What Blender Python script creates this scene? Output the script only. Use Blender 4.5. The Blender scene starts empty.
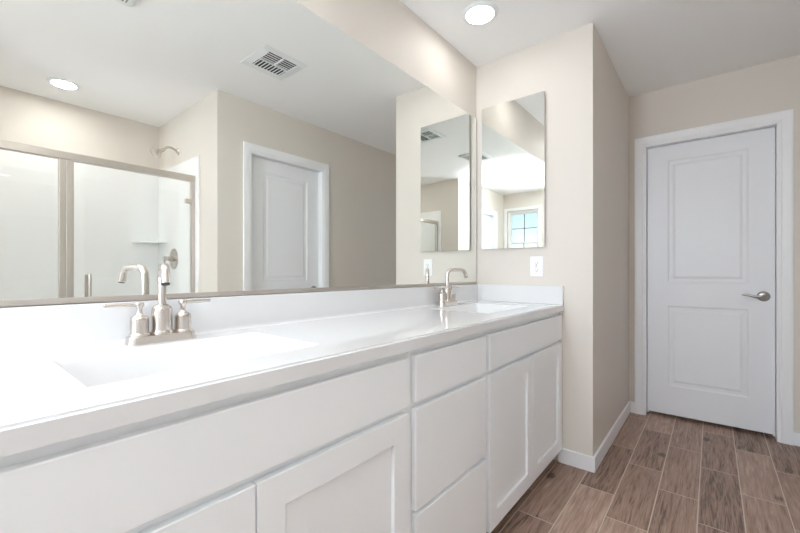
import bpy, bmesh, math, random
from mathutils import Vector, Matrix

scene = bpy.context.scene
COL = scene.collection

# ------------------------------------------------------------------ camera
FPX, TH, HOR = 379.94, 0.6874, 272.21
CAM = (-2.2555, -1.2007, 1.081)
cd_ = bpy.data.cameras.new('camera')
cam = bpy.data.objects.new('camera', cd_)
COL.objects.link(cam)
cam.location = CAM
cam.rotation_euler = (math.pi / 2, 0, TH - math.pi / 2)
cd_.sensor_fit = 'HORIZONTAL'
cd_.sensor_width = 36
cd_.lens = 36 * FPX / 800
cd_.shift_y = (HOR - 266.5) / 800
cd_.clip_start = 0.02
scene.camera = cam

# ------------------------------------------------------------------ world, exposure
w = bpy.data.worlds.new('sky')
scene.world = w
w.use_nodes = True
nt = w.node_tree
nt.nodes.clear()
wo = nt.nodes.new('ShaderNodeOutputWorld')
bg = nt.nodes.new('ShaderNodeBackground')
sky = nt.nodes.new('ShaderNodeTexSky')
sky.sky_type = 'NISHITA'
sky.sun_elevation = math.radians(52)
sky.sun_rotation = math.radians(70)
sky.sun_disc = False
sky.air_density = 1.0
sky.dust_density = 0.2
sky.ozone_density = 2.5
SKY_STRENGTH = 0.2
bg.inputs['Strength'].default_value = SKY_STRENGTH
nt.links.new(sky.outputs['Color'], bg.inputs['Color'])
nt.links.new(bg.outputs[0], wo.inputs['Surface'])

LAMP_WARM = (1.0, 0.985, 0.965)
LAMP = {'near': 34.0, 'far': 75.0, 'shower': 80.0}

# the photographer's flash, bounced off the ceiling behind the camera
fl = bpy.data.lights.new('bounce_flash', 'SPOT')
fl.energy = 225
fl.color = (0.93, 0.99, 1.08)
fl.spot_size = math.radians(90)
fl.spot_blend = 1.0
fl.shadow_soft_size = 0.08
flo = bpy.data.objects.new('bounce_flash', fl)
COL.objects.link(flo)
flo.location = (-2.85, -0.85, 1.45)
flo.rotation_euler = (math.pi, 0, 0)

# added fill lamp outside a made-up second window in the end wall
dl = bpy.data.lights.new('added_window_fill', 'AREA')
dl.shape = 'RECTANGLE'
dl.size, dl.size_y = 1.1, 0.64
dl.energy = 68
dl.color = (0.87, 0.965, 1.08)
dlo = bpy.data.objects.new('added_window_fill', dl)
COL.objects.link(dlo)
dlo.location = (-4.26, -0.44, 1.58)
dlo.rotation_euler = (0, -math.pi / 2, 0)

vs = scene.view_settings
vs.view_transform = 'Standard'
vs.look = 'None'
vs.gamma = 1
vs.use_curve_mapping = False
vs.exposure = 0.25
scene.cycles.max_bounces = 20
scene.cycles.diffuse_bounces = 12
scene.cycles.glossy_bounces = 8
scene.cycles.transparent_max_bounces = 12
scene.cycles.sample_clamp_indirect = 6

# ------------------------------------------------------------------ dimensions (metres)
D = 1.1483      # door wall
WY = -0.702     # end of the wing wall
OY = -1.6406    # opposite wall
SX = -0.94      # shower side wall
SX2 = -2.56
SY = -2.8027    # shower back wall
BX = -4.10      # far end wall with the window
H = 2.4354
CT = 0.898      # counter top
CF = -0.5523    # counter front

# ------------------------------------------------------------------ materials
MATS = {}
def mat(name, color, rough=0.5, metal=0.0, spec=0.5, coat=0.0, bump=None, emit=None):
    m = bpy.data.materials.new(name)
    m.use_nodes = True
    b = m.node_tree.nodes['Principled BSDF']
    b.inputs['Base Color'].default_value = (*color, 1)
    b.inputs['Roughness'].default_value = rough
    b.inputs['Metallic'].default_value = metal
    b.inputs['Specular IOR Level'].default_value = spec
    b.inputs['Coat Weight'].default_value = coat
    b.inputs['Coat Roughness'].default_value = 0.05
    if emit:
        b.inputs['Emission Color'].default_value = (*emit[0], 1)
        b.inputs['Emission Strength'].default_value = emit[1]
    if bump:
        n = m.node_tree.nodes
        tc = n.new('ShaderNodeTexCoord')
        mp = n.new('ShaderNodeMapping')
        mp.inputs['Scale'].default_value = bump[3] if len(bump) > 3 else (1, 1, 1)
        ns = n.new('ShaderNodeTexNoise')
        ns.inputs['Scale'].default_value = bump[0]
        ns.inputs['Detail'].default_value = 3
        bp = n.new('ShaderNodeBump')
        bp.inputs['Strength'].default_value = bump[1]
        bp.inputs['Distance'].default_value = bump[2]
        l = m.node_tree.links
        l.new(tc.outputs['Object'], mp.inputs['Vector'])
        l.new(mp.outputs[0], ns.inputs['Vector'])
        l.new(ns.outputs['Fac'], bp.inputs['Height'])
        l.new(bp.outputs[0], b.inputs['Normal'])
    MATS[name] = m
    return m

M_WALL = mat('wall_paint', (0.715, 0.668, 0.61), 0.55, spec=0.3, bump=(160, 0.12, 0.002))
M_CEIL = mat('ceiling_paint', (0.92, 0.925, 0.925), 0.75, spec=0.2, bump=(140, 0.1, 0.002))
M_TRIM = mat('trim_paint', (0.88, 0.885, 0.90), 0.35)
M_DOOR = mat('door_paint', (0.84, 0.855, 0.88), 0.38, bump=(30, 0.05, 0.001, (8, 8, 1)))
M_CAB = mat('cabinet_paint', (0.862, 0.885, 0.902), 0.36)
M_COUNTER = mat('cultured_marble', (0.755, 0.758, 0.762), 0.09, spec=0.5, coat=0.3)
M_SHOWER = mat('shower_acrylic', (0.92, 0.92, 0.92), 0.14)
M_NICKEL = mat('brushed_nickel', (0.64, 0.585, 0.54), 0.27, metal=1.0)
M_NICKEL2 = mat('satin_nickel', (0.60, 0.55, 0.505), 0.40, metal=1.0)
M_DARKNICKEL = mat('door_lever_nickel', (0.42, 0.40, 0.385), 0.3, metal=1.0)
M_DARK = mat('dark_gap', (0.03, 0.03, 0.03), 0.7)
M_DUCT_SHADE = mat('duct_shade', (0.02, 0.03, 0.033), 0.7)  # near-black colour stands in for the shade inside the duct
M_VENT = mat('vent_enamel', (0.82, 0.85, 0.86), 0.45)
M_PLASTIC = mat('outlet_plastic', (0.90, 0.90, 0.90), 0.3)
M_VINYL = mat('window_vinyl', (0.86, 0.86, 0.86), 0.35)
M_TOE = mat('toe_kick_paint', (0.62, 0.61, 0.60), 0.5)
M_STUCCO = mat('stucco', (0.55, 0.45, 0.34), 0.9, bump=(60, 0.4, 0.01))
M_ROOF = mat('roof_tile', (0.16, 0.11, 0.09), 0.8, bump=(12, 0.8, 0.03))
M_GROUND = mat('desert_ground', (0.45, 0.37, 0.28), 0.95, bump=(8, 0.4, 0.02))

def lens_mat(name, strength):
    m = bpy.data.materials.new(name)
    m.use_nodes = True
    n = m.node_tree.nodes
    n.clear()
    o = n.new('ShaderNodeOutputMaterial')
    e = n.new('ShaderNodeEmission')
    e.inputs['Color'].default_value = (*LAMP_WARM, 1)
    e.inputs['Strength'].default_value = strength
    m.node_tree.links.new(e.outputs[0], o.inputs['Surface'])
    return m

def mirror_mat():
    m = bpy.data.materials.new('mirror_silver')
    m.use_nodes = True
    n = m.node_tree.nodes
    n.clear()
    o = n.new('ShaderNodeOutputMaterial')
    g = n.new('ShaderNodeBsdfGlossy')
    g.inputs['Color'].default_value = (0.91, 0.93, 0.905, 1)
    g.inputs['Roughness'].default_value = 0.0
    m.node_tree.links.new(g.outputs[0], o.inputs['Surface'])
    return m
M_MIRROR = mirror_mat()

def glass_mat():
    m = bpy.data.materials.new('clear_glass')
    m.use_nodes = True
    n = m.node_tree.nodes
    l = m.node_tree.links
    n.clear()
    o = n.new('ShaderNodeOutputMaterial')
    t = n.new('ShaderNodeBsdfTransparent')
    t.inputs['Color'].default_value = (0.985, 0.992, 0.988, 1)
    g = n.new('ShaderNodeBsdfGlossy')
    g.inputs['Roughness'].default_value = 0.0
    f = n.new('ShaderNodeFresnel')
    f.inputs['IOR'].default_value = 1.45
    mx = n.new('ShaderNodeMixShader')
    ge = n.new('ShaderNodeNewGeometry')
    io = n.new('ShaderNodeMapRange')      # the same air-to-glass reflectance on both faces of a thin pane
    io.inputs['To Min'].default_value = 1.45
    io.inputs['To Max'].default_value = 1 / 1.45
    l.new(ge.outputs['Backfacing'], io.inputs['Value'])
    l.new(io.outputs[0], f.inputs['IOR'])
    l.new(f.outputs[0], mx.inputs[0])
    l.new(t.outputs[0], mx.inputs[1])
    l.new(g.outputs[0], mx.inputs[2])
    l.new(mx.outputs[0], o.inputs['Surface'])
    return m
M_GLASS = glass_mat()

def floor_mat():
    m = bpy.data.materials.new('wood_look_plank_tile')
    m.use_nodes = True
    n = m.node_tree.nodes
    l = m.node_tree.links
    b = n['Principled BSDF']
    def math_(op, a, bb=None, c=None):
        k = n.new('ShaderNodeMath')
        k.operation = op
        for i, v in enumerate((a, bb, c)):
            if v is None:
                continue
            if isinstance(v, (int, float)):
                k.inputs[i].default_value = v
            else:
                l.new(v, k.inputs[i])
        return k.outputs[0]
    geo = n.new('ShaderNodeNewGeometry')
    sp = n.new('ShaderNodeSeparateXYZ')
    l.new(geo.outputs['Position'], sp.inputs[0])
    X, Y = sp.outputs[0], sp.outputs[1]
    v = math_('DIVIDE', math_('ADD', math_('MULTIPLY', Y, -1.0), -0.519), 0.1583)
    row = math_('FLOOR', v)
    vf = math_('SUBTRACT', v, row)
    u = math_('DIVIDE', math_('ADD', math_('ADD', X, -0.437), math_('MULTIPLY', math_('SUBTRACT', row, 1.0), 0.2033)), 0.61)
    cell = math_('FLOOR', u)
    uf = math_('SUBTRACT', u, cell)
    ev = math_('MULTIPLY', math_('MINIMUM', vf, math_('SUBTRACT', 1.0, vf)), 0.1583)
    eu = math_('MULTIPLY', math_('MINIMUM', uf, math_('SUBTRACT', 1.0, uf)), 0.61)
    e = math_('MINIMUM', ev, eu)
    mr = n.new('ShaderNodeMapRange')
    mr.inputs['From Min'].default_value = 0.0015
    mr.inputs['From Max'].default_value = 0.0028
    mr.inputs['To Min'].default_value = 1
    mr.inputs['To Max'].default_value = 0
    l.new(e, mr.inputs['Value'])
    grout = mr.outputs[0]
    idc = n.new('ShaderNodeCombineXYZ')
    l.new(row, idc.inputs[0]); l.new(cell, idc.inputs[1])
    wn = n.new('ShaderNodeTexWhiteNoise')
    wn.noise_dimensions = '3D'
    l.new(idc.outputs[0], wn.inputs['Vector'])
    # stretched coordinates, shifted for each plank
    off = n.new('ShaderNodeVectorMath'); off.operation = 'SCALE'
    l.new(wn.outputs['Color'], off.inputs[0]); off.inputs['Scale'].default_value = 37.0
    pos = n.new('ShaderNodeVectorMath'); pos.operation = 'ADD'
    l.new(geo.outputs['Position'], pos.inputs[0]); l.new(off.outputs[0], pos.inputs[1])
    st = n.new('ShaderNodeVectorMath'); st.operation = 'MULTIPLY'
    l.new(pos.outputs[0], st.inputs[0]); st.inputs[1].default_value = (1.1, 16, 1)
    n1 = n.new('ShaderNodeTexNoise')
    n1.inputs['Scale'].default_value = 3.2; n1.inputs['Detail'].default_value = 6; n1.inputs['Roughness'].default_value = 0.62
    n1.inputs['Distortion'].default_value = 1.1
    l.new(st.outputs[0], n1.inputs['Vector'])
    # cathedral grain rings
    st2 = n.new('ShaderNodeVectorMath'); st2.operation = 'MULTIPLY'
    l.new(pos.outputs[0], st2.inputs[0]); st2.inputs[1].default_value = (0.55, 7.5, 1)
    n2 = n.new('ShaderNodeTexNoise')
    n2.inputs['Scale'].default_value = 1.9; n2.inputs['Detail'].default_value = 1.5
    l.new(st2.outputs[0], n2.inputs['Vector'])
    ring = math_('SINE', math_('MULTIPLY', n2.outputs['Fac'], 95.0))
    ring = math_('MULTIPLY_ADD', ring, 0.5, 0.5)
    # fine fibres
    st3 = n.new('ShaderNodeVectorMath'); st3.operation = 'MULTIPLY'
    l.new(pos.outputs[0], st3.inputs[0]); st3.inputs[1].default_value = (9, 190, 1)
    n3 = n.new('ShaderNodeTexNoise')
    n3.inputs['Scale'].default_value = 1.6; n3.inputs['Detail'].default_value = 3
    l.new(st3.outputs[0], n3.inputs['Vector'])
    # knots
    vo = n.new('ShaderNodeTexVoronoi')
    vo.inputs['Scale'].default_value = 3.1
    st4 = n.new('ShaderNodeVectorMath'); st4.operation = 'MULTIPLY'
    l.new(pos.outputs[0], st4.inputs[0]); st4.inputs[1].default_value = (0.9, 1.5, 0.0)
    l.new(st4.outputs[0], vo.inputs['Vector'])
    kn = n.new('ShaderNodeMapRange')
    kn.inputs['From Min'].default_value = 0.015; kn.inputs['From Max'].default_value = 0.12
    kn.inputs['To Min'].default_value = 1; kn.inputs['To Max'].default_value = 0
    l.new(vo.outputs['Distance'], kn.inputs['Value'])
    fac = math_('ADD', math_('MULTIPLY', n1.outputs['Fac'], 0.62), math_('ADD', math_('MULTIPLY', ring, 0.07), math_('MULTIPLY', n3.outputs['Fac'], 0.30)))
    fac = math_('ADD', fac, math_('MULTIPLY', math_('SUBTRACT', wn.outputs['Value'], 0.5), 0.20))
    fac = math_('SUBTRACT', fac, math_('MULTIPLY', kn.outputs[0], 0.30))
    cr = n.new('ShaderNodeValToRGB')
    el = cr.color_ramp.elements
    el[0].position = 0.30; el[0].color = (0.120, 0.076, 0.058, 1)
    el[1].position = 0.74; el[1].color = (0.60, 0.445, 0.355, 1)
    for p_, c_ in ((0.42, (0.300, 0.194, 0.146, 1)), (0.56, (0.405, 0.276, 0.215, 1))):
        q = el.new(p_); q.color = c_
    l.new(fac, cr.inputs[0])
    mx = n.new('ShaderNodeMix'); mx.data_type = 'RGBA'
    l.new(grout, mx.inputs['Factor'])
    l.new(cr.outputs[0], mx.inputs['A'])
    mx.inputs['B'].default_value = (0.60, 0.50, 0.42, 1)
    l.new(mx.outputs['Result'], b.inputs['Base Color'])
    b.inputs['Roughness'].default_value = 0.42
    b.inputs['Specular IOR Level'].default_value = 0.4
    hgt = math_('SUBTRACT', math_('MULTIPLY', fac, 0.15), grout)
    bp = n.new('ShaderNodeBump'); bp.inputs['Strength'].default_value = 0.35; bp.inputs['Distance'].default_value = 0.0015
    l.new(hgt, bp.inputs['Height']); l.new(bp.outputs[0], b.inputs['Normal'])
    return m
M_FLOOR = floor_mat()

# ------------------------------------------------------------------ mesh helpers
def add_box(bm, x0, x1, y0, y1, z0, z1, bev=0.0, seg=2):
    t = bmesh.new()
    bmesh.ops.create_cube(t, size=1)
    for v in t.verts:
        v.co = Vector(((x0 + x1) / 2 + v.co.x * abs(x1 - x0), (y0 + y1) / 2 + v.co.y * abs(y1 - y0), (z0 + z1) / 2 + v.co.z * abs(z1 - z0)))
    if bev > 0:
        bmesh.ops.bevel(t, geom=t.edges[:], offset=bev, segments=seg, affect='EDGES', profile=0.5)
    merge(bm, t)

def merge(bm, t, M=None):
    if M is not None:
        t.transform(M)
    me = bpy.data.meshes.new('tmp')
    t.to_mesh(me)
    bm.from_mesh(me)
    bpy.data.meshes.remove(me)
    t.free()

def add_lathe(bm, prof, seg=32, M=None):
    """prof: list of (radius, z) from bottom to top; closed at zero radii."""
    t = bmesh.new()
    rings = []
    for r, z in prof:
        if r < 1e-6:
            rings.append([t.verts.new((0, 0, z))])
        else:
            rings.append([t.verts.new((r * math.cos(2 * math.pi * i / seg), r * math.sin(2 * math.pi * i / seg), z)) for i in range(seg)])
    for a, b in zip(rings, rings[1:]):
        if len(a) == 1 and len(b) == 1:
            continue
        for i in range(seg):
            j = (i + 1) % seg
            if len(a) == 1:
                t.faces.new((a[0], b[j], b[i]))
            elif len(b) == 1:
                t.faces.new((a[i], a[j], b[0]))
            else:
                t.faces.new((a[i], a[j], b[j], b[i]))
    bmesh.ops.recalc_face_normals(t, faces=t.faces[:])
    merge(bm, t, M)

def add_tube(bm, pts, rad, seg=16, squash=(1, 1), cap=True):
    """swept tube; rad number or list; squash=(side, up) scales the section"""
    pts = [Vector(p) for p in pts]
    if isinstance(rad, (int, float)):
        rad = [rad] * len(pts)
    t = bmesh.new()
    rings = []
    prev = None
    for i, p in enumerate(pts):
        d = (pts[min(i + 1, len(pts) - 1)] - pts[max(i - 1, 0)]).normalized()
        if prev is None:
            up = Vector((0, 0, 1)) if abs(d.z) < 0.9 else Vector((1, 0, 0))
            n = (up - d * up.dot(d)).normalized()
        else:
            n = (prev - d * prev.dot(d)).normalized()
        prev = n
        b = d.cross(n)
        rings.append([t.verts.new(p + (b * math.cos(a) * squash[0] + n * math.sin(a) * squash[1]) * rad[i]) for a in [2 * math.pi * k / seg for k in range(seg)]])
    for a, b in zip(rings, rings[1:]):
        for i in range(seg):
            j = (i + 1) % seg
            t.faces.new((a[i], a[j], b[j], b[i]))
    if cap:
        t.faces.new(rings[0][::-1])
        t.faces.new(rings[-1])
    bmesh.ops.recalc_face_normals(t, faces=t.faces[:])
    merge(bm, t)

def obj(name, bm, m, parent=None, smooth=False, loc=None):
    me = bpy.data.meshes.new(name)
    bm.to_mesh(me)
    bm.free()
    me.materials.append(m)
    o = bpy.data.objects.new(name, me)
    COL.objects.link(o)
    if smooth:
        for p in me.polygons:
            p.use_smooth = True
        me.set_sharp_from_angle(angle=math.radians(50))
        wn_ = o.modifiers.new('weighted_normals', 'WEIGHTED_NORMAL')
        wn_.keep_sharp = True
        wn_.weight = 100
    if parent:
        o.parent = parent
    if loc:
        o.location = loc
    return o

def box(name, x0, x1, y0, y1, z0, z1, m, parent=None, bev=0.0, smooth=False):
    bm = bmesh.new()
    add_box(bm, x0, x1, y0, y1, z0, z1, bev)
    return obj(name, bm, m, parent, smooth=smooth or bev > 0)

def thing(name, label, cat, loc=(0, 0, 0), rotz=0, group=None):
    o = bpy.data.objects.new(name, None)
    COL.objects.link(o)
    o.empty_display_size = 0.1
    o.location = loc
    o.rotation_euler = (0, 0, rotz)
    o['label'] = label
    o['category'] = cat
    if group:
        o['group'] = group
    return o

def struct(name, bm, m, parent=None, smooth=False):
    o = obj(name, bm, m, parent, smooth)
    if parent is None:
        o['kind'] = 'structure'
    return o

def sbox(name, x0, x1, y0, y1, z0, z1, m, parent=None, bev=0.0):
    bm = bmesh.new()
    add_box(bm, x0, x1, y0, y1, z0, z1, bev)
    return struct(name, bm, m, parent, smooth=bev > 0)

def dup(root, loc, rotz=None, label=None, group=None):
    r = root.copy()
    COL.objects.link(r)
    r.location = loc
    if rotz is not None:
        r.rotation_euler = (0, 0, rotz)
    if label:
        r['label'] = label
    if group:
        r['group'] = group
    for ch in list(root.children):
        c = ch.copy()
        COL.objects.link(c)
        c.parent = r
        for g in ch.children:
            d = g.copy()
            COL.objects.link(d)
            d.parent = c
    return r

# ------------------------------------------------------------------ the room shell
T = 0.115
sbox('floor', BX - T, D + T + 0.4, SY - T, T, -0.06, 0.0, M_FLOOR)
sbox('ceiling', BX - T, D + T + 0.4, SY - T, T, H, H + 0.1, M_CEIL)
sbox('wall_mirror', BX - T, 0.0, 0.0, T, 0, H, M_WALL)
sbox('wall_wing', 0.0, T, WY, T, 0, H, M_WALL)
sbox('wall_niche', T, D + T, WY, WY + T, 0, H, M_WALL)

def wall_with_hole(name, axis, p0, p1, a0, a1, h0, h1, z0, z1):
    """wall slab between p0..p1 across `axis`, running a0..a1, opening h0..h1 x z0..z1"""
    bm = bmesh.new()
    def bx(u0, u1, c0, c1):
        if u1 - u0 < 1e-5 or c1 - c0 < 1e-5:
            return
        if axis == 'x':
            add_box(bm, p0, p1, u0, u1, c0, c1)
        else:
            add_box(bm, u0, u1, p0, p1, c0, c1)
    bx(a0, h0, 0, H)
    bx(h1, a1, 0, H)
    bx(h0, h1, z1, H)
    bx(h0, h1, 0, z0)
    bmesh.ops.remove_doubles(bm, verts=bm.verts[:], dist=1e-5)
    return struct(name, bm, M_WALL)

# door wall: opening Y -1.527..-0.81
DO = (-1.533, -0.804)
wall_with_hole('wall_door', 'x', D, D + T, OY - T, WY, DO[0], DO[1], 0, 2.045)
# opposite wall, the part with the second door
OO = (-0.682, 0.052)
wall_with_hole('wall_opposite', 'y', OY - T, OY, SX, D, OO[0], OO[1], 0, 2.045)
# opposite wall beyond the shower, with the third door
OT = (-3.761, -3.029)
wall_with_hole('wall_far', 'y', OY - T, OY, BX - T, SX2, OT[0], OT[1], 0, 2.045)
sbox('wall_shower_side', SX, SX + T, SY, OY - T, 0, H, M_WALL)
sbox('wall_shower_end', SX2 - T, SX2, SY, OY - T, 0, H, M_WALL)
sbox('wall_shower_back', SX2 - T, SX + T, SY - T, SY, 0, H, M_WALL)
WIN = (-1.575, -1.025, 1.02, 2.135)
ADDED_WIN = (-0.765, -0.115, 1.02, 2.135)  # opening for the added window, unseen, made to let fill light in
bm = bmesh.new()
add_box(bm, BX - T, BX, OY, WIN[0], 0, H)
add_box(bm, BX - T, BX, WIN[1], ADDED_WIN[0], 0, H)
add_box(bm, BX - T, BX, ADDED_WIN[1], 0, 0, H)
for a_ in (WIN, ADDED_WIN):
    add_box(bm, BX - T, BX, a_[0], a_[1], 0, a_[2])
    add_box(bm, BX - T, BX, a_[0], a_[1], a_[3], H)
struct('wall_window', bm, M_WALL)
# unseen panels added behind the doorways to stop light leaking under the doors
sbox('light_block_door', D + T + 0.02, D + T + 0.04, OY - T, WY + T, 0, H, M_WALL)
sbox('light_block_opposite', SX + T, D + T, OY - T - 0.04, OY - T - 0.02, 0, H, M_WALL)
sbox('light_block_far', BX - T, SX2 - T, OY - T - 0.04, OY - T - 0.02, 0, H, M_WALL)

# baseboards: board with an eased top
def baseboard(name, pts_):
    """pts_: list of (x0,x1,y0,y1)"""
    bm = bmesh.new()
    for a in pts_:
        add_box(bm, a[0], a[1], a[2], a[3], 0.0, 0.083, 0.0025, 2)
    return struct(name, bm, M_TRIM, smooth=True)
BT = 0.013
baseboard('baseboard_wing', [(-BT, 0.0, WY - BT, -0.5225)])
baseboard('baseboard_niche', [(0.0, D, WY - BT, WY)])
baseboard('baseboard_door', [(D - BT, D, -0.745, WY - BT), (D - BT, D, OY, -1.592)])
baseboard('baseboard_opposite', [(SX, -0.752, OY, OY + BT), (0.122, D - BT, OY, OY + BT)])
baseboard('baseboard_far', [(BX, -3.831, OY, OY + BT), (-2.959, SX2, OY, OY + BT)])
baseboard('baseboard_window', [(BX, BX + BT, OY + BT, 0)])
baseboard('baseboard_mirror', [(BX + BT, -2.362, -BT, 0)])

# ------------------------------------------------------------------ doors
def extrude_profile(bm, prof, path):
    """prof: list of (a, b): a = distance outward from the opening edge, b = projection from the wall.
    path in door-local (x across, z up): casing around an opening of half width hw and height hh"""
    hw, hh = path
    rows = []
    for a, b in prof:
        rows.append([(-hw - a, b, 0.0), (-hw - a, b, hh + a), (hw + a, b, hh + a), (hw + a, b, 0.0)])
    vs_ = [[bm.verts.new(p) for p in r] for r in rows]
    n = len(prof)
    for i in range(n):
        j = (i + 1) % n
        for k in range(3):
            bm.faces.new((vs_[i][k], vs_[i][k + 1], vs_[j][k + 1], vs_[j][k]))
    bm.faces.new([vs_[i][0] for i in range(n)])
    bm.faces.new([vs_[i][3] for i in range(n)][::-1])
    bmesh.ops.recalc_face_normals(bm, faces=bm.faces[:])

def make_door(name, handle_side):
    """local frame: x across (0 centre), y towards the viewer, z up, wall face at y=0.  Built as a slab recessed in a lined jamb."""
    root = bpy.data.objects.new(name, None)
    COL.objects.link(root)
    root['kind'] = 'structure'
    hw, hh = 0.357, 2.032
    # casing with a stepped colonial profile
    bm = bmesh.new()
    prof = [(0.0, -0.0), (0.0, 0.009), (0.006, 0.011), (0.012, 0.011), (0.016, 0.0145), (0.056, 0.0165), (0.0655, 0.0155), (0.0655, 0.0)]
    extrude_profile(bm, prof, (hw + 0.003, hh + 0.003))
    obj('casing', bm, M_TRIM, root)
    # jamb lining and stop
    bm = bmesh.new()
    jt = 0.009
    add_box(bm, -hw - 0.0085 + 0, -hw + 0.004, -T, 0.003, 0, hh + 0.0)
    add_box(bm, hw - 0.004, hw + 0.0085, -T, 0.003, 0, hh + 0.0)
    add_box(bm, -hw - 0.0085, hw + 0.0085, -T, 0.003, hh - 0.004, hh + 0.0125)
    obj('jamb', bm, M_TRIM, root)
    bm = bmesh.new()
    ys0, ys1 = -0.104, -0.0925
    sl = 0.350
    # slab with two moulded panels
    yf = -0.052
    z0, z1 = 0.024, 2.025
    px = 0.223
    panels = [(0.235, 0.832), (1.003, 1.913)]
    steps = [(0.0, 0.0), (0.010, -0.0065), (0.030, -0.0065), (0.046, -0.0005)]
    bm2 = bmesh.new()
    xs = [-sl, -px, px, sl]
    zs = [z0, panels[0][0], panels[0][1], panels[1][0], panels[1][1], z1]
    V = {}
    for i, x in enumerate(xs):
        for k, z in enumerate(zs):
            V[i, k] = bm2.verts.new((x, yf, z))
    for i in range(3):
        for k in range(5):
            if i == 1 and k in (1, 3):
                ring = [V[i, k], V[i + 1, k], V[i + 1, k + 1], V[i, k + 1]]
                a0, a1, c0, c1 = xs[i], xs[i + 1], zs[k], zs[k + 1]
                for ins, dy in steps[1:]:
                    nr = [bm2.verts.new(p) for p in ((a0 + ins, yf + dy, c0 + ins), (a1 - ins, yf + dy, c0 + ins), (a1 - ins, yf + dy, c1 - ins), (a0 + ins, yf + dy, c1 - ins))]
                    for q in range(4):
                        bm2.faces.new((ring[q], ring[(q + 1) % 4], nr[(q + 1) % 4], nr[q]))
                    ring = nr
                bm2.faces.new(ring)
            else:
                bm2.faces.new((V[i, k], V[i + 1, k], V[i + 1, k + 1], V[i, k + 1]))
    # edge and back
    b = yf - 0.034
    loop = [(-sl, z0), (sl, z0), (sl, z1), (-sl, z1)]
    fr = [bm2.verts.new((x, yf, z)) for x, z in loop]
    bk = [bm2.verts.new((x, b, z)) for x, z in loop]
    for q in range(4):
        bm2.faces.new((fr[q], bk[q], bk[(q + 1) % 4], fr[(q + 1) % 4]))
    bm2.faces.new(bk)
    bmesh.ops.remove_doubles(bm2, verts=bm2.verts[:], dist=1e-5)
    bmesh.ops.recalc_face_normals(bm2, faces=bm2.faces[:])
    slab = obj('door_slab', bm2, M_DOOR, root)
    # stop behind the slab
    add_box(bm, -hw + 0.004, -hw + 0.014, ys0, ys1, 0, hh - 0.004)
    add_box(bm, hw - 0.014, hw - 0.004, ys0, ys1, 0, hh - 0.004)
    add_box(bm, -hw + 0.014, hw - 0.014, ys0, ys1, hh - 0.014, hh - 0.004)
    obj('door_stop', bm, M_TRIM, root)
    # lever handle: rose + curved lever pointing to the middle
    s = handle_side
    hx, hz = s * (sl - 0.055), 0.922
    bm = bmesh.new()
    R = Matrix.Translation((hx, yf, hz)) @ Matrix.Rotation(-math.pi / 2, 4, 'X')
    add_lathe(bm, [(0, 0.0), (0.033, 0.0), (0.033, 0.005), (0.030, 0.009), (0.020, 0.0125), (0.0, 0.0135)], 32, R)
    h = obj('handle_rose', bm, M_DARKNICKEL, root, smooth=True)
    h['label'] = 'round dark nickel rose'
    bm = bmesh.new()
    yo = yf + 0.013
    pts_ = [(hx, yo - 0.002, hz), (hx, yo + 0.030, hz), (hx - s * 0.004, yo + 0.040, hz + 0.0005), (hx - s * 0.016, yo + 0.045, hz), (hx - s * 0.035, yo + 0.046, hz - 0.003), (hx - s * 0.055, yo + 0.046, hz + 0.001),
            (hx - s * 0.078, yo + 0.045, hz + 0.009), (hx - s * 0.098, yo + 0.044, hz + 0.011), (hx - s * 0.110, yo + 0.043, hz + 0.009)]
    add_tube(bm, pts_, [0.011, 0.010, 0.0105, 0.010, 0.009, 0.0085, 0.008, 0.0065, 0.0035], 14)
    h = obj('door_lever', bm, M_DARKNICKEL, root, smooth=True)
    h['label'] = 'curved dark nickel lever'
    return root

# local +y towards the room.
# door wall: room is at -X: rotate so that local y -> -X : rotz = +90deg maps (0,1)->(-1,0); local x -> +Y.
d1 = make_door('door_1', -1)
d1.location = (D, (DO[0] + DO[1]) / 2, 0)
d1.rotation_euler = (0, 0, math.pi / 2)
# opposite wall: room is at +Y: no rotation. Handle at +X side
d2 = make_door('door_2', 1)
d2.location = ((OO[0] + OO[1]) / 2, OY, 0)
d3 = make_door('door_3', -1)
d3.location = ((OT[0] + OT[1]) / 2, OY, 0)

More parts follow.
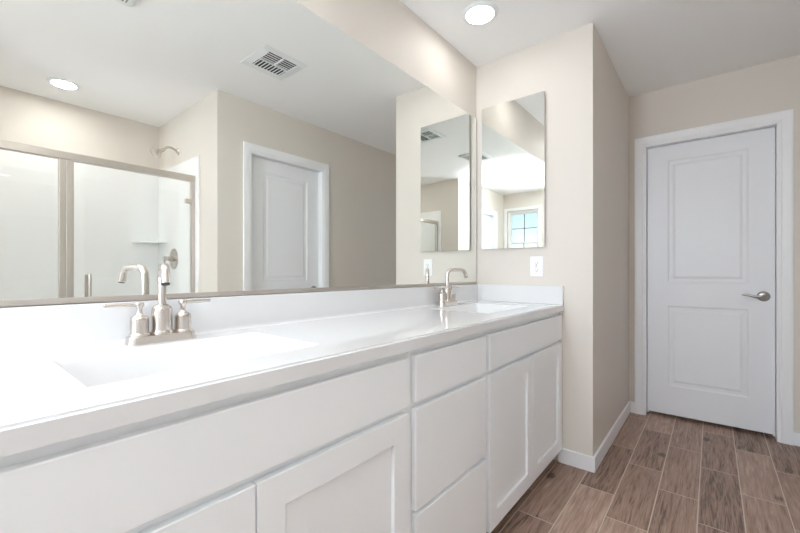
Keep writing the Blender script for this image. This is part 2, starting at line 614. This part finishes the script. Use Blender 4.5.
# ------------------------------------------------------------------ window in the end wall
def make_window(name_, WIN):
    root = bpy.data.objects.new(name_, None)
    COL.objects.link(root)
    root['kind'] = 'structure'
    y0, y1, z0, z1 = WIN
    xo = BX - 0.075
    def frame(name, a0, a1, c0, c1, wd, x0, x1, m, par):
        bm = bmesh.new()
        add_box(bm, x0, x1, a0, a0 + wd, c0, c1, 0.002)
        add_box(bm, x0, x1, a1 - wd, a1, c0, c1, 0.002)
        add_box(bm, x0, x1, a0 + wd, a1 - wd, c0, c0 + wd, 0.002)
        add_box(bm, x0, x1, a0 + wd, a1 - wd, c1 - wd, c1, 0.002)
        return obj(name, bm, m, par, smooth=True)
    frame('window_frame', y0, y1, z0, z1, 0.032, xo - 0.03, xo + 0.03, M_VINYL, root)
    zm = 1.585
    ya, yb = y0 + 0.032, y1 - 0.032
    up = frame('sash', ya, yb, zm - 0.018, z1 - 0.032, 0.028, xo - 0.020, xo - 0.004, M_VINYL, root)
    lo = frame('sash', ya, yb, z0 + 0.032, zm + 0.018, 0.028, xo + 0.002, xo + 0.018, M_VINYL, root)
    ym = (ya + yb) / 2
    for sash, c0, c1, x in ((up, zm + 0.01, z1 - 0.06, xo - 0.012), (lo, z0 + 0.06, zm - 0.01, xo + 0.010)):
        bm = bmesh.new()
        add_box(bm, x - 0.002, x + 0.002, ya + 0.028, yb - 0.028, c0, c1)
        obj('pane', bm, M_GLASS, sash)
        bm = bmesh.new()
        add_box(bm, x - 0.006, x + 0.006, ym - 0.008, ym + 0.008, c0, c1)
        add_box(bm, x - 0.006, x + 0.006, ya + 0.028, yb - 0.028, (c0 + c1) / 2 - 0.008, (c0 + c1) / 2 + 0.008)
        g = obj('grille', bm, M_WGRILLE, sash)
    box('window_sill', BX - 0.04, BX + 0.02, y0 - 0.0, y1 + 0.0, z0 - 0.0, z0 + 0.016, M_TRIM, root, 0.003)
    bm = bmesh.new()
    for a in ((y0 - 0.05, y0, z0 - 0.05, z1 + 0.05), (y1, y1 + 0.05, z0 - 0.05, z1 + 0.05), (y0, y1, z1, z1 + 0.05), (y0, y1, z0 - 0.05, z0)):
        add_box(bm, BX, BX + 0.012, *a, 0.002)
    obj('window_casing', bm, M_TRIM, root, smooth=True)
M_WGRILLE = mat('window_grille', (0.30, 0.33, 0.35), 0.5)
make_window('window_1', WIN)
make_window('added_window', ADDED_WIN)  # added window behind the camera, only there for the fill lamp

# the neighbour's house and ground seen low in the window
t = thing('neighbour_house', 'tan stucco house with dark roof seen low through the window, reflected in the cabinet mirror', 'house', (-19, -3.0, -3.0))
box('house_wall', -3, 3, -4, 5, 0, 4.4, M_STUCCO, t)
bm = bmesh.new()
vv = [bm.verts.new(p) for p in ((-3.5, -4.5, 4.35), (3.5, -4.5, 4.35), (3.5, 5.5, 4.35), (-3.5, 5.5, 4.35), (0, -2.0, 5.45), (0, 3.0, 5.45))]
for f in ((0, 1, 4), (1, 2, 5, 4), (2, 3, 5), (3, 0, 4, 5), (3, 2, 1, 0)):
    bm.faces.new([vv[i] for i in f])
bmesh.ops.recalc_face_normals(bm, faces=bm.faces[:])
obj('house_roof', bm, M_ROOF, t)
o = sbox('ground', -60, -4.6, -30, 30, -3.2, -3.0, M_GROUND)

# ------------------------------------------------------------------ vanity cabinets
FY, DY0, DY1 = -0.526, -0.5265, -0.5455   # face frame front, door back, door front
GAP = 0.0
def shaker(bm, x0, x1, z0, z1, st=0.062):
    add_box(bm, x0, x0 + st, DY1, DY0, z0, z1, 0.0022)
    add_box(bm, x1 - st, x1, DY1, DY0, z0, z1, 0.0022)
    add_box(bm, x0 + st - .0015, x1 - st + .0015, DY1 + .0002, DY0, z0, z0 + st + .004, 0.0015)
    add_box(bm, x0 + st - .0015, x1 - st + .0015, DY1 + .0002, DY0, z1 - st - .006, z1, 0.0015)
    add_box(bm, x0 + st - .002, x1 - st + .002, DY1 + 0.011, DY0, z0 + st, z1 - st)

def cabinet(root, x0, x1, mull=None, rails=()):
    """carcass panels, face frame with rails, toe board. x in local coordinates"""
    bm = bmesh.new()
    add_box(bm, x0, x0 + 0.014, FY + 0.019, -0.004, 0.0, 0.862)
    add_box(bm, x1 - 0.014, x1, FY + 0.019, -0.004, 0.0, 0.862)
    add_box(bm, x0 + 0.014, x1 - 0.014, FY + 0.019, -0.004, 0.095, 0.110)
    add_box(bm, x0 + 0.014, x1 - 0.014, -0.012, -0.004, 0.110, 0.862)
    # notch the front feet: the toe space
    obj('carcass', bm, M_CAB, root)
    bm = bmesh.new()
    fs = 0.03
    add_box(bm, x0, x0 + fs, FY, FY + 0.019, 0.078, 0.862, 0.001)
    add_box(bm, x1 - fs, x1, FY, FY + 0.019, 0.078, 0.862, 0.001)
    for a, b in rails:
        add_box(bm, x0 + fs, x1 - fs, FY, FY + 0.019, a, b, 0.0005)
    if mull is not None:
        add_box(bm, mull - 0.02, mull + 0.02, FY, FY + 0.019, 0.11, 0.66)
    obj('face_frame', bm, M_CAB, root, smooth=True)

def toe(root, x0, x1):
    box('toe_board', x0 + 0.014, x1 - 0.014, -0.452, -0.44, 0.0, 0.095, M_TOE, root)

def sink_cabinet(label, X0, X1):
    t = thing('vanity_cabinet', label, 'cabinet', (X0, 0, 0))
    wd = X1 - X0
    # carcass with toe notch
    bm = bmesh.new()
    for a in (0.0, wd - 0.014):
        add_box(bm, a, a + 0.014, FY + 0.019, -0.004, 0.0775, 0.862)
        add_box(bm, a, a + 0.014, -0.44, -0.004, 0.0, 0.0775)
    add_box(bm, 0.014, wd - 0.014, FY + 0.019, -0.004, 0.095, 0.110)
    add_box(bm, 0.014, wd - 0.014, -0.012, -0.004, 0.110, 0.862)
    obj('carcass', bm, M_CAB, t)
    bm = bmesh.new()
    fs = 0.03
    add_box(bm, 0.0, fs, FY, FY + 0.019, 0.0775, 0.862, 0.0008)
    add_box(bm, wd - fs, wd, FY, FY + 0.019, 0.0775, 0.862, 0.0008)
    for a, b in ((0.835, 0.862), (0.68, 0.715), (0.0775, 0.11)):
        add_box(bm, fs, wd - fs, FY, FY + 0.019, a, b)
    obj('face_frame', bm, M_CAB, t, smooth=True)
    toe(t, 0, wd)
    return t, wd

XR0, XR1 = -0.9295, -0.0015      # right sink cabinet
XD0, XD1 = -1.4015, -0.9300      # drawer bank
XL0, XL1 = -2.3500, -1.4020      # left sink cabinet
def fill_sink(t, X0, dx0, dx1, split):
    a, b, s = dx0 - X0, dx1 - X0, split - X0
    box('false_drawer_front', a, b, DY1, DY0, 0.703, 0.841, M_CAB, t, 0.003)
    for (p, q) in ((a, s - 0.0012), (s + 0.0012, b)):
        bm = bmesh.new()
        shaker(bm, p, q, 0.081, 0.686)
        obj('cabinet_door', bm, M_CAB, t, smooth=True)
t, wd = sink_cabinet('white two-door shaker sink cabinet at the wing wall end of the vanity', XR0, XR1)
fill_sink(t, XR0, -0.915, -0.0145, -0.4647)
t, wd = sink_cabinet('white two-door shaker sink cabinet nearest the camera, under the large faucet', XL0, XL1)
fill_sink(t, XL0, -2.337, -1.419, -1.878)
# drawer bank
t = thing('drawer_cabinet', 'narrow white three-drawer cabinet between the two sink cabinets', 'cabinet', (XD0, 0, 0))
wd = XD1 - XD0
bm = bmesh.new()
for a in (0.0, wd - 0.014):
    add_box(bm, a, a + 0.014, FY + 0.019, -0.004, 0.0775, 0.862)
    add_box(bm, a, a + 0.014, -0.44, -0.004, 0.0, 0.0775)
add_box(bm, 0.014, wd - 0.014, FY + 0.019, -0.004, 0.095, 0.110)
add_box(bm, 0.014, wd - 0.014, -0.012, -0.004, 0.110, 0.862)
obj('carcass', bm, M_CAB, t)
bm = bmesh.new()
add_box(bm, 0.0, 0.03, FY, FY + 0.019, 0.0775, 0.862, 0.0008)
add_box(bm, wd - 0.03, wd, FY, FY + 0.019, 0.0775, 0.862, 0.0008)
for a, b in ((0.835, 0.862), (0.68, 0.715), (0.37, 0.41), (0.0775, 0.11)):
    add_box(bm, 0.03, wd - 0.03, FY, FY + 0.019, a, b)
obj('face_frame', bm, M_CAB, t, smooth=True)
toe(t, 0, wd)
for z0, z1 in ((0.705, 0.841), (0.392, 0.687), (0.081, 0.379)):
    box('drawer_front', -1.385 - XD0, -0.9435 - XD0, DY1, DY0, z0, z1, M_CAB, t, 0.003)

# ------------------------------------------------------------------ countertop with two moulded basins
top = thing('countertop', 'long glossy white vanity countertop with moulded sinks and splashes', 'countertop', (0, 0, CT))
CX0, CX1 = -2.362, -0.0005
BAS = [(-2.105, -1.640), (-0.700, -0.235)]
BY0, BY1 = -0.435, -0.118
TH_C = 0.0355
bm = bmesh.new()
xs = [CX0, BAS[0][0], BAS[0][1], BAS[1][0], BAS[1][1], CX1]
ys = [CF, BY0, BY1, -0.0005]
grid = {}
for i, x in enumerate(xs):
    for j, y in enumerate(ys):
        for k, z in ((0, -TH_C), (1, 0.0)):
            grid[i, j, k] = bm.verts.new((x, y, z))
solid = {(i, j) for i in range(5) for j in range(3)} - {(1, 1), (3, 1)}
for (i, j) in solid:
    bm.faces.new([grid[i, j, 1], grid[i + 1, j, 1], grid[i + 1, j + 1, 1], grid[i, j + 1, 1]])
    bm.faces.new([grid[i, j, 0], grid[i, j + 1, 0], grid[i + 1, j + 1, 0], grid[i + 1, j, 0]])
    for (a, b, ni, nj) in (((i, j), (i + 1, j), i, j - 1), ((i + 1, j), (i + 1, j + 1), i + 1, j), ((i + 1, j + 1), (i, j + 1), i, j + 1), ((i, j + 1), (i, j), i - 1, j)):
        if (ni, nj) not in solid and not (ni, nj) in ((1, 1), (3, 1)):
            bm.faces.new([grid[a[0], a[1], 0], grid[b[0], b[1], 0], grid[b[0], b[1], 1], grid[a[0], a[1], 1]])
bmesh.ops.recalc_face_normals(bm, faces=bm.faces[:])
ed = [e for e in bm.edges if all(abs(v.co.y - CF) < 1e-5 for v in e.verts) and abs(e.verts[0].co.z - e.verts[1].co.z) < 1e-6 and e.verts[0].co.z > -0.01]
bmesh.ops.bevel(bm, geom=ed, offset=0.005, segments=3, affect='EDGES')
obj('slab', bm, M_COUNTER, top, smooth=True)
# basins
def sm(t_):
    t_ = max(0.0, min(1.0, t_))
    return t_ * t_ * (3 - 2 * t_)
for (bx0, bx1) in BAS:
    bm = bmesh.new()
    nx, ny = 64, 44
    gv = []
    for i in range(nx + 1):
        col = []
        for j in range(ny + 1):
            # denser samples near the rim
            u = 0.5 - 0.5 * math.cos(math.pi * i / nx)
            v = 0.5 - 0.5 * math.cos(math.pi * j / ny)
            x = bx0 + (bx1 - bx0) * u
            y = BY0 + (BY1 - BY0) * v
            dxl = (x - bx0); dxr = (bx1 - x); dyf = (y - BY0); dyb = (BY1 - y)
            a = sm(dxl / 0.075) * sm(dxr / 0.075) * sm(dyf / 0.055) * sm(dyb / 0.045)
            a = a ** 0.55
            slope = 0.030 * (1 - ((x - (bx0 + bx1) / 2) / (0.5 * (bx1 - bx0))) ** 2)
            z = -(0.075 + slope) * a
            col.append(bm.verts.new((x, y, z)))
        gv.append(col)
    for i in range(nx):
        for j in range(ny):
            bm.faces.new((gv[i][j], gv[i + 1][j], gv[i + 1][j + 1], gv[i][j + 1]))
    b = obj('sink_basin', bm, M_COUNTER, top)
    for p in b.data.polygons:
        p.use_smooth = True
    sd = b.modifiers.new('thickness', 'SOLIDIFY')
    sd.thickness = 0.008
    sd.offset = -1
    bm = bmesh.new()
    add_lathe(bm, [(0, -0.003), (0.022, -0.003), (0.022, 0.0015), (0.018, 0.004), (0.012, 0.003), (0.0, 0.006)], 28, Matrix.Translation(((bx0 + bx1) / 2, (BY0 + BY1) / 2 + 0.02, -0.1045)))
    obj('drain', bm, M_NICKEL, b, smooth=True)
# back splash and side splash, with a coved joint
bm = bmesh.new()
add_box(bm, CX0, CX1, -0.0195, -0.0005, 0.0, 0.1055, 0.002)
t_ = bmesh.new()
R_ = 0.010
prof = [(-0.0195, 0.0)] + [(-0.0195 - R_ + R_ * math.sin(a), R_ - R_ * math.cos(a)) for a in [math.pi / 2 * k / 6 for k in range(7)]]
va = [t_.verts.new((CX0, y, z + 0.0002)) for y, z in prof]
vb = [t_.verts.new((CX1, y, z + 0.0002)) for y, z in prof]
for i in range(len(prof)):
    j = (i + 1) % len(prof)
    t_.faces.new((va[i], va[j], vb[j], vb[i]))
bmesh.ops.recalc_face_normals(t_, faces=t_.faces[:])
merge(bm, t_)
obj('backsplash', bm, M_COUNTER, top, smooth=True)
box('side_splash', -0.0195, -0.0005, CF + 0.001, -0.0195, 0.0, 0.1055, M_COUNTER, top, 0.002)

# ------------------------------------------------------------------ wall mirror with channels
mt = 2.089
t = thing('wall_mounted_mirror', 'huge frameless wall mirror above the long white vanity', 'mirror', (-1.19, 0, 1.016))
mx0, mx1 = -2.36 + 1.19, -0.010 + 1.19
box('mirror_glass', mx0 + 0.003, mx1 - 0.003, -0.0060, -0.0004, 0.003, mt - 1.016, M_MIRROR, t)
bm = bmesh.new()
add_box(bm, mx0, mx1 - 0.0045, -0.0100, -0.0064, -0.0098, 0.004, 0.0008)
add_box(bm, mx0, mx1 - 0.0045, -0.0064, -0.0004, -0.0098, 0.0015)
obj('bottom_channel', bm, M_NICKEL2, t)['label'] = 'satin nickel channel along the bottom edge'
bm = bmesh.new()
add_box(bm, mx1 - 0.004, mx1 + 0.003, -0.0085, -0.0004, -0.0100, mt - 1.016)
obj('side_channel', bm, M_NICKEL2, t)

# ------------------------------------------------------------------ medicine cabinet on the wing wall
t = thing('medicine_cabinet', 'tall frameless mirrored medicine cabinet on the wing wall above the outlet', 'cabinet', (0, -0.251, 1.229))
box('cabinet_body', -0.0175, -0.0003, -0.192, 0.192, 0.006, 0.898, M_NICKEL2, t)
box('mirror_door', -0.0225, -0.0178, -0.199, 0.199, 0.0, 0.904, M_MIRROR, t)

# ------------------------------------------------------------------ outlet
t = thing('wall_outlet', 'white rectangular electrical outlet on the wing wall above the side splash', 'outlet', (0, -0.398, 1.115))
box('cover_plate', -0.0055, -0.0002, -0.038, 0.038, -0.060, 0.060, M_PLASTIC, t, 0.002)
rf = box('receptacle', -0.0080, -0.0050, -0.0168, 0.0168, -0.0335, 0.0335, M_PLASTIC, t, 0.0012)
for s in (-1, 1):
    zc = s * 0.021
    box('slot', -0.0084, -0.0078, -0.0075, -0.0055, zc - 0.0045, zc + 0.0045, M_DARK, rf)
    box('slot', -0.0084, -0.0078, 0.0055, 0.0075, zc - 0.0035, zc + 0.0035, M_DARK, rf)
    bm = bmesh.new()
    add_lathe(bm, [(0, 0), (0.0026, 0), (0.0026, 0.0006), (0, 0.0006)], 12, Matrix.Translation((-0.0078, 0, zc - 0.0095)) @ Matrix.Rotation(-math.pi / 2, 4, 'Y'))
    obj('ground_hole', bm, M_DARK, rf)
m_ = mat('button_grey', (0.62, 0.62, 0.62), 0.4)
for s in (-1, 1):
    box('test_button', -0.0092, -0.0079, -0.006, 0.006, s * 0.0045 - 0.003, s * 0.0045 + 0.003, m_, rf)

# ------------------------------------------------------------------ faucets
def faucet(label, X, Y, ang):
    t = thing('faucet', label, 'faucet', (X, Y, CT))
    # deck plate with rounded ends, flaring down
    bm = bmesh.new()
    def outline(hx, hy, z):
        r = hy * 0.8
        out = []
        for cx_, cy_, a0 in ((hx - r, hy - r, 0), (-hx + r, hy - r, 90), (-hx + r, -hy + r, 180), (hx - r, -hy + r, 270)):
            for k in range(7):
                a = math.radians(a0 + 15 * k)
                out.append(bm.verts.new((cx_ + r * math.cos(a), cy_ + r * math.sin(a), z)))
        return out
    lay = [outline(0.0820, 0.0275, 0.0003), outline(0.0820, 0.0275, 0.003), outline(0.0790, 0.0258, 0.014), outline(0.0790, 0.0258, 0.0195), outline(0.0775, 0.0245, 0.021)]
    for a, b in zip(lay, lay[1:]):
        n = len(a)
        for i in range(n):
            bm.faces.new((a[i], a[(i + 1) % n], b[(i + 1) % n], b[i]))
    bm.faces.new(lay[0][::-1]); bm.faces.new(lay[-1])
    bmesh.ops.recalc_face_normals(bm, faces=bm.faces[:])
    obj('deck_plate', bm, M_NICKEL, t, smooth=True)
    # handles
    for s in (-1, 1):
        bm = bmesh.new()
        add_lathe(bm, [(0, 0.021), (0.0238, 0.021), (0.0238, 0.0245), (0.0218, 0.0275), (0.0203, 0.029), (0.0203, 0.062), (0.0192, 0.0665), (0.0165, 0.0700), (0.0115, 0.0725), (0.0078, 0.0760), (0.0062, 0.081), (0.0062, 0.090), (0.0085, 0.095), (0.0105, 0.0975), (0.0105, 0.1045), (0.0095, 0.106), (0, 0.106)], 32)
        h = obj('handle', bm, M_NICKEL, t, smooth=True, loc=(s * 0.0515, 0, 0))
        bm = bmesh.new()
        add_tube(bm, [(-s * 0.010, 0, 0.1010), (s * 0.012, 0, 0.1010), (s * 0.045, 0, 0.1012), (s * 0.0725, 0, 0.1015), (s * 0.0735, 0, 0.1015)], [0.0054, 0.0054, 0.0054, 0.0054, 0.0048], 14, squash=(1.0, 0.85))
        obj('lever', bm, M_NICKEL, h, smooth=True)
    # centre body
    bm = bmesh.new()
    add_lathe(bm, [(0, 0.021), (0.0268, 0.021), (0.0268, 0.025), (0.0250, 0.029), (0.0240, 0.032), (0.0240, 0.082), (0.0228, 0.0880), (0.0195, 0.0925), (0.0150, 0.0955), (0.0125, 0.098), (0.0, 0.098)], 36)
    obj('spout_body', bm, M_NICKEL, t, smooth=True)
    # swivelling gooseneck
    R = 0.030
    ztop = 0.197
    path = [(0, 0.096), (0, 0.12), (0, ztop - R)]
    for k in range(1, 9):
        a = math.pi / 2 * k / 8
        path.append((R - R * math.cos(a), ztop - R + R * math.sin(a)))
    xe = 0.080
    path.append((0.055, ztop))
    R2 = 0.026
    end = math.radians(72)
    for k in range(0, 9):
        a = end * k / 8
        path.append((xe + R2 * math.sin(a), ztop - R2 + R2 * math.cos(a)))
    dx, dz = math.cos(end), -math.sin(end)
    lx, lz = path[-1]
    for q in (0.012, 0.0245):
        path.append((lx + dx * q, lz + dz * q))
    ca, sa = math.cos(ang), math.sin(ang)
    bm = bmesh.new()
    add_tube(bm, [(p * ca, p * sa, z) for p, z in path], 0.0098, 20)
    sp = obj('spout', bm, M_NICKEL, t, smooth=True)
    bm = bmesh.new()
    lx, lz = path[-1]
    add_tube(bm, [((lx + dx * q) * ca, (lx + dx * q) * sa, lz + dz * q) for q in (-0.001, 0.003)], 0.0090, 20)
    obj('aerator', bm, M_DARK, sp, smooth=True)
    return t
faucet('brushed nickel faucet over the near left sink, spout turned towards the camera', -1.8760, -0.0700, math.atan2(-0.949, -0.25))
faucet('brushed nickel faucet over the far sink beside the mirrored cabinet', -0.470, -0.0725, math.atan2(-0.6, 0.8))

# ------------------------------------------------------------------ ceiling fixtures
def downlight(label, x, y, key):
    t = thing('recessed_light', label, 'ceiling light', (x, y, H))
    bm = bmesh.new()
    add_lathe(bm, [(0.0700, -0.0006), (0.0930, -0.0006), (0.0925, -0.0035), (0.0860, -0.0085), (0.0760, -0.0105), (0.0720, -0.0095), (0.0700, -0.0006)], 48)
    obj('trim_ring', bm, M_VENT, t, smooth=True)
    bm = bmesh.new()
    add_lathe(bm, [(0.0695, -0.0030), (0.0690, -0.0072), (0.060, -0.0085), (0.0, -0.0095)], 48)
    obj('lens', bm, lens_mat('lit_lens_' + key, LAMP[key]), t, smooth=True)
downlight('round recessed ceiling light near the corner above the wing wall cabinet mirror', -0.452, -0.262, 'near')
downlight('round recessed ceiling light directly above the near sink with the turned spout', -1.875, -0.262, 'far')
downlight('round recessed light in the shower ceiling, seen in the wall mirror', -1.678, -2.41, 'shower')

# supply register
t = thing('ceiling_vent', 'white square ceiling air register with dark gaps between louvres, seen in the wall mirror', 'vent', (-0.865, -1.010, H))
bm = bmesh.new()
o_, i_ = 0.152, 0.102
for a in ((-o_, o_, -o_, -i_), (-o_, o_, i_, o_), (-o_, -i_, -i_, i_), (i_, o_, -i_, i_)):
    add_box(bm, *a, -0.009, -0.0006)
for v in bm.verts:
    if v.co.z < -0.005 and (abs(v.co.x) > 0.14 or abs(v.co.y) > 0.14):
        v.co.z = -0.003
add_box(bm, -i_, i_, -0.004, 0.004, -0.012, -0.002)
add_box(bm, -0.004, 0.004, 0.004, i_, -0.012, -0.002)
obj('register_frame', bm, M_VENT, t)
box('duct_shade_plate', -i_, i_, -i_, i_, -0.0018, -0.0006, M_DUCT_SHADE, t)  # flat plate under the ceiling, duct shade painted as its colour
def louver(x, y, ax, ln):
    bm = bmesh.new()
    add_box(bm, -ln / 2, ln / 2, -0.0034, 0.0034, -0.0004, 0.0004)
    m_ = Matrix.Translation((x, y, -0.0055)) @ Matrix.Rotation(ax, 4, 'Z') @ Matrix.Rotation(math.radians(8), 4, 'X')
    bm.transform(m_)
    obj('louver', bm, M_VENT, t)
for k in range(9):
    louver(-0.090 + k * 0.0225, -0.053, math.pi / 2, 0.096)
for k in range(4):
    louver(-0.0530, 0.020 + 0.0230 * k, 0, 0.097)
    louver(0.0530, 0.020 + 0.0230 * k, 0, 0.097)
bm = bmesh.new()
add_tube(bm, [(-0.02, -0.125, -0.009), (-0.02, -0.125, -0.022), (-0.028, -0.130, -0.026)], 0.003, 8)
obj('damper_lever', bm, M_VENT, t, smooth=True)

# exhaust fan
t = thing('exhaust_fan', 'white slotted bathroom exhaust fan grille at the top edge of the mirror reflection', 'exhaust fan', (-1.775, -0.950, H))
bm = bmesh.new()
def rr(h, r, z):
    out = []
    for cx_, cy_, a0 in ((h - r, h - r, 0), (-h + r, h - r, 90), (-h + r, -h + r, 180), (h - r, -h + r, 270)):
        for k in range(5):
            a = math.radians(a0 + 22.5 * k)
            out.append(bm.verts.new((cx_ + r * math.cos(a), cy_ + r * math.sin(a), z)))
    return out
lay = [rr(0.150, 0.030, -0.0006), rr(0.150, 0.030, -0.006), rr(0.135, 0.026, -0.016), rr(0.120, 0.02, -0.018)]
for a, b in zip(lay, lay[1:]):
    n = len(a)
    for i in range(n):
        bm.faces.new((a[i], a[(i + 1) % n], b[(i + 1) % n], b[i]))
bm.faces.new(lay[0]); bm.faces.new(lay[-1][::-1])
bmesh.ops.recalc_face_normals(bm, faces=bm.faces[:])
obj('fan_cover', bm, M_VENT, t, smooth=True)
bm = bmesh.new()
for k in range(17):
    for s in (-1, 1):
        add_box(bm, -0.112 + k * 0.014 - 0.0035, -0.112 + k * 0.014 + 0.0035, s * 0.062 - 0.045, s * 0.062 + 0.045, -0.0190, -0.0178)
obj('fan_slots', bm, mat('fan_slot_grey', (0.32, 0.33, 0.32), 0.7), t)

# ------------------------------------------------------------------ shower
t = thing('shower_pan', 'low white shower base behind the framed glass door', 'shower base', (SX2, SY, 0))
wx, wy = SX - SX2, -1.93 - SY
bm = bmesh.new()
add_box(bm, 0.001, wx - 0.001, 0.001, wy, 0.0, 0.04)
add_box(bm, 0.001, wx - 0.001, wy - 0.12, wy, 0.04, 0.11, 0.01)
obj('pan', bm, M_SHOWER, t, smooth=True)
bm = bmesh.new()
add_lathe(bm, [(0, 0.04), (0.05, 0.04), (0.05, 0.043), (0.0, 0.044)], 24, Matrix.Translation((wx / 2, wy / 2 - 0.05, 0)))
obj('pan_drain', bm, M_NICKEL, t, smooth=True)

t = thing('shower_surround', 'glossy white shower wall surround with a corner shelf, seen in the wall mirror', 'shower surround', (SX2, SY, 0.041))
sz = 2.0 - 0.041
box('back_panel', 0.001, wx - 0.001, 0.001, 0.020, 0.0, sz, M_SHOWER, t, 0.003)
box('side_panel', wx - 0.016, wx - 0.001, 0.020, wy - 0.122, 0.0, sz, M_SHOWER, t, 0.003)
box('side_panel', wx - 0.016, wx - 0.001, wy - 0.122, wy, 0.072, sz, M_SHOWER, t, 0.003)
box('side_panel', 0.001, 0.016, 0.020, wy - 0.122, 0.0, sz, M_SHOWER, t, 0.003)
box('side_panel', 0.001, 0.016, wy - 0.122, wy, 0.072, sz, M_SHOWER, t, 0.003)
bm = bmesh.new()
r_ = 0.205
pts_ = [(0, 0)] + [(-r_ * math.cos(a) * 1.0, r_ * 1.08 * math.sin(a)) for a in [math.pi / 2 * k / 12 for k in range(13)]]
va = [bm.verts.new((wx - 0.016 + x, 0.020 + y, 1.300)) for x, y in pts_]
vb = [bm.verts.new((wx - 0.016 + x, 0.020 + y, 1.314)) for x, y in pts_]
bm.faces.new(va); bm.faces.new(vb[::-1])
for i in range(len(va)):
    j = (i + 1) % len(va)
    bm.faces.new((va[i], va[j], vb[j], vb[i]))
bmesh.ops.recalc_face_normals(bm, faces=bm.faces[:])
sh = obj('corner_shelf', bm, M_SHOWER, t)

DYS = -2.00
t = thing('shower_door', 'satin nickel framed shower enclosure with a fixed pane and a hinged glass door', 'shower door', (SX2, DYS, 0.111))
j0, j1 = 0.0165, wx - 0.0165
hz1 = 1.845 - 0.111
bm = bmesh.new(); add_box(bm, j0, j1, -0.026, 0.024, hz1 - 0.046, hz1, 0.003); obj('header_rail', bm, M_NICKEL2, t, smooth=True)
bm = bmesh.new(); add_box(bm, j0, j1, -0.026, 0.024, 0.0, 0.03, 0.003); obj('bottom_rail', bm, M_NICKEL2, t, smooth=True)
for a, b in ((j0, j0 + 0.024), (j1 - 0.024, j1)):
    bm = bmesh.new(); add_box(bm, a, b, -0.022, 0.020, 0.03, hz1 - 0.046, 0.002); obj('wall_jamb', bm, M_NICKEL2, t, smooth=True)
p0, p1 = -1.770 - SX2, -1.698 - SX2
bm = bmesh.new()
add_box(bm, p0, p0 + 0.034, -0.020, 0.018, 0.03, hz1 - 0.046, 0.002)
add_box(bm, p0 + 0.035, p1, -0.020, 0.022, 0.03, hz1 - 0.046, 0.002)
obj('centre_post', bm, M_NICKEL2, t, smooth=True)
gl = box('fixed_pane', j0 + 0.02, p0 + 0.01, -0.003, 0.003, 0.02, hz1 - 0.03, M_GLASS, t)
gd = box('glass_door', p1 + 0.004, j1 - 0.030, -0.003, 0.003, 0.035, hz1 - 0.050, M_GLASS, t)
# handle: a vertical C pull on each face of the glass
hxp = -1.622 - SX2
bm = bmesh.new()
for s in (-1, 1):
    zt, zb = 1.070 - 0.111, 0.88 - 0.111
    y_ = s * 0.045
    add_tube(bm, [(hxp, s * 0.003, zt - 0.012), (hxp, s * 0.030, zt - 0.012), (hxp, y_ - s * 0.004, zt - 0.008), (hxp, y_, zt - 0.020), (hxp, y_, zb + 0.020), (hxp, y_ - s * 0.004, zb + 0.008), (hxp, s * 0.030, zb + 0.012), (hxp, s * 0.003, zb + 0.012)], 0.0095, 12)
obj('pull_handle', bm, M_NICKEL2, gd, smooth=True)
for zc in (1.64, 0.45):
    box('hinge', j1 - 0.070, j1 - 0.022, -0.012, 0.012, zc - 0.111 - 0.018, zc - 0.111 + 0.018, M_NICKEL2, t, 0.003)

# shower head on its arm
t = thing('wall_shower_sprayer', 'nickel shower head on a curved arm above the surround', 'shower head', (SX, -2.363, 2.118))
bm = bmesh.new()
Rx = Matrix.Rotation(-math.pi / 2, 4, 'Y')
add_lathe(bm, [(0, 0.0005), (0.030, 0.0005), (0.028, 0.006), (0.012, 0.013), (0, 0.014)], 28, Rx)
obj('flange', bm, M_NICKEL, t, smooth=True)
bm = bmesh.new()
arm = [(-0.008, 0, 0), (-0.03, 0, 0.014), (-0.055, 0, 0.022), (-0.080, 0, 0.018), (-0.100, 0, 0.004), (-0.112, 0, -0.010)]
add_tube(bm, arm, 0.0095, 14)
obj('shower_arm', bm, M_NICKEL, t, smooth=True)
bm = bmesh.new()
dirv = Vector((-0.80, 0, -0.60)).normalized()
q = dirv.to_track_quat('Z', 'Y').to_matrix().to_4x4()
add_lathe(bm, [(0, -0.004), (0.013, -0.004), (0.016, 0.010), (0.013, 0.018), (0.018, 0.028), (0.036, 0.055), (0.047, 0.070), (0.047, 0.084), (0.042, 0.088), (0, 0.088)], 28, Matrix.Translation((-0.112, 0, -0.010)) @ q)
obj('spray_head', bm, M_NICKEL, t, smooth=True)
# valve
t = thing('shower_valve', 'round nickel shower valve plate with a lever, on the shower side wall', 'shower valve', (SX - 0.0162, -2.406, 1.196))
bm = bmesh.new()
add_lathe(bm, [(0, 0.0003), (0.090, 0.0003), (0.089, 0.004), (0.080, 0.009), (0.030, 0.012), (0, 0.012)], 40, Rx)
obj('escutcheon', bm, M_NICKEL, t, smooth=True)
bm = bmesh.new()
add_lathe(bm, [(0, 0.011), (0.026, 0.011), (0.024, 0.035), (0.019, 0.040), (0.019, 0.062), (0.022, 0.066), (0.022, 0.080), (0.018, 0.084), (0, 0.084)], 28, Rx)
obj('valve_stem', bm, M_NICKEL, t, smooth=True)
bm = bmesh.new()
add_tube(bm, [(-0.073, 0, 0.0), (-0.073, 0, -0.04), (-0.075, 0, -0.085)], [0.008, 0.0075, 0.006], 12)
obj('valve_lever', bm, M_NICKEL, t, smooth=True)
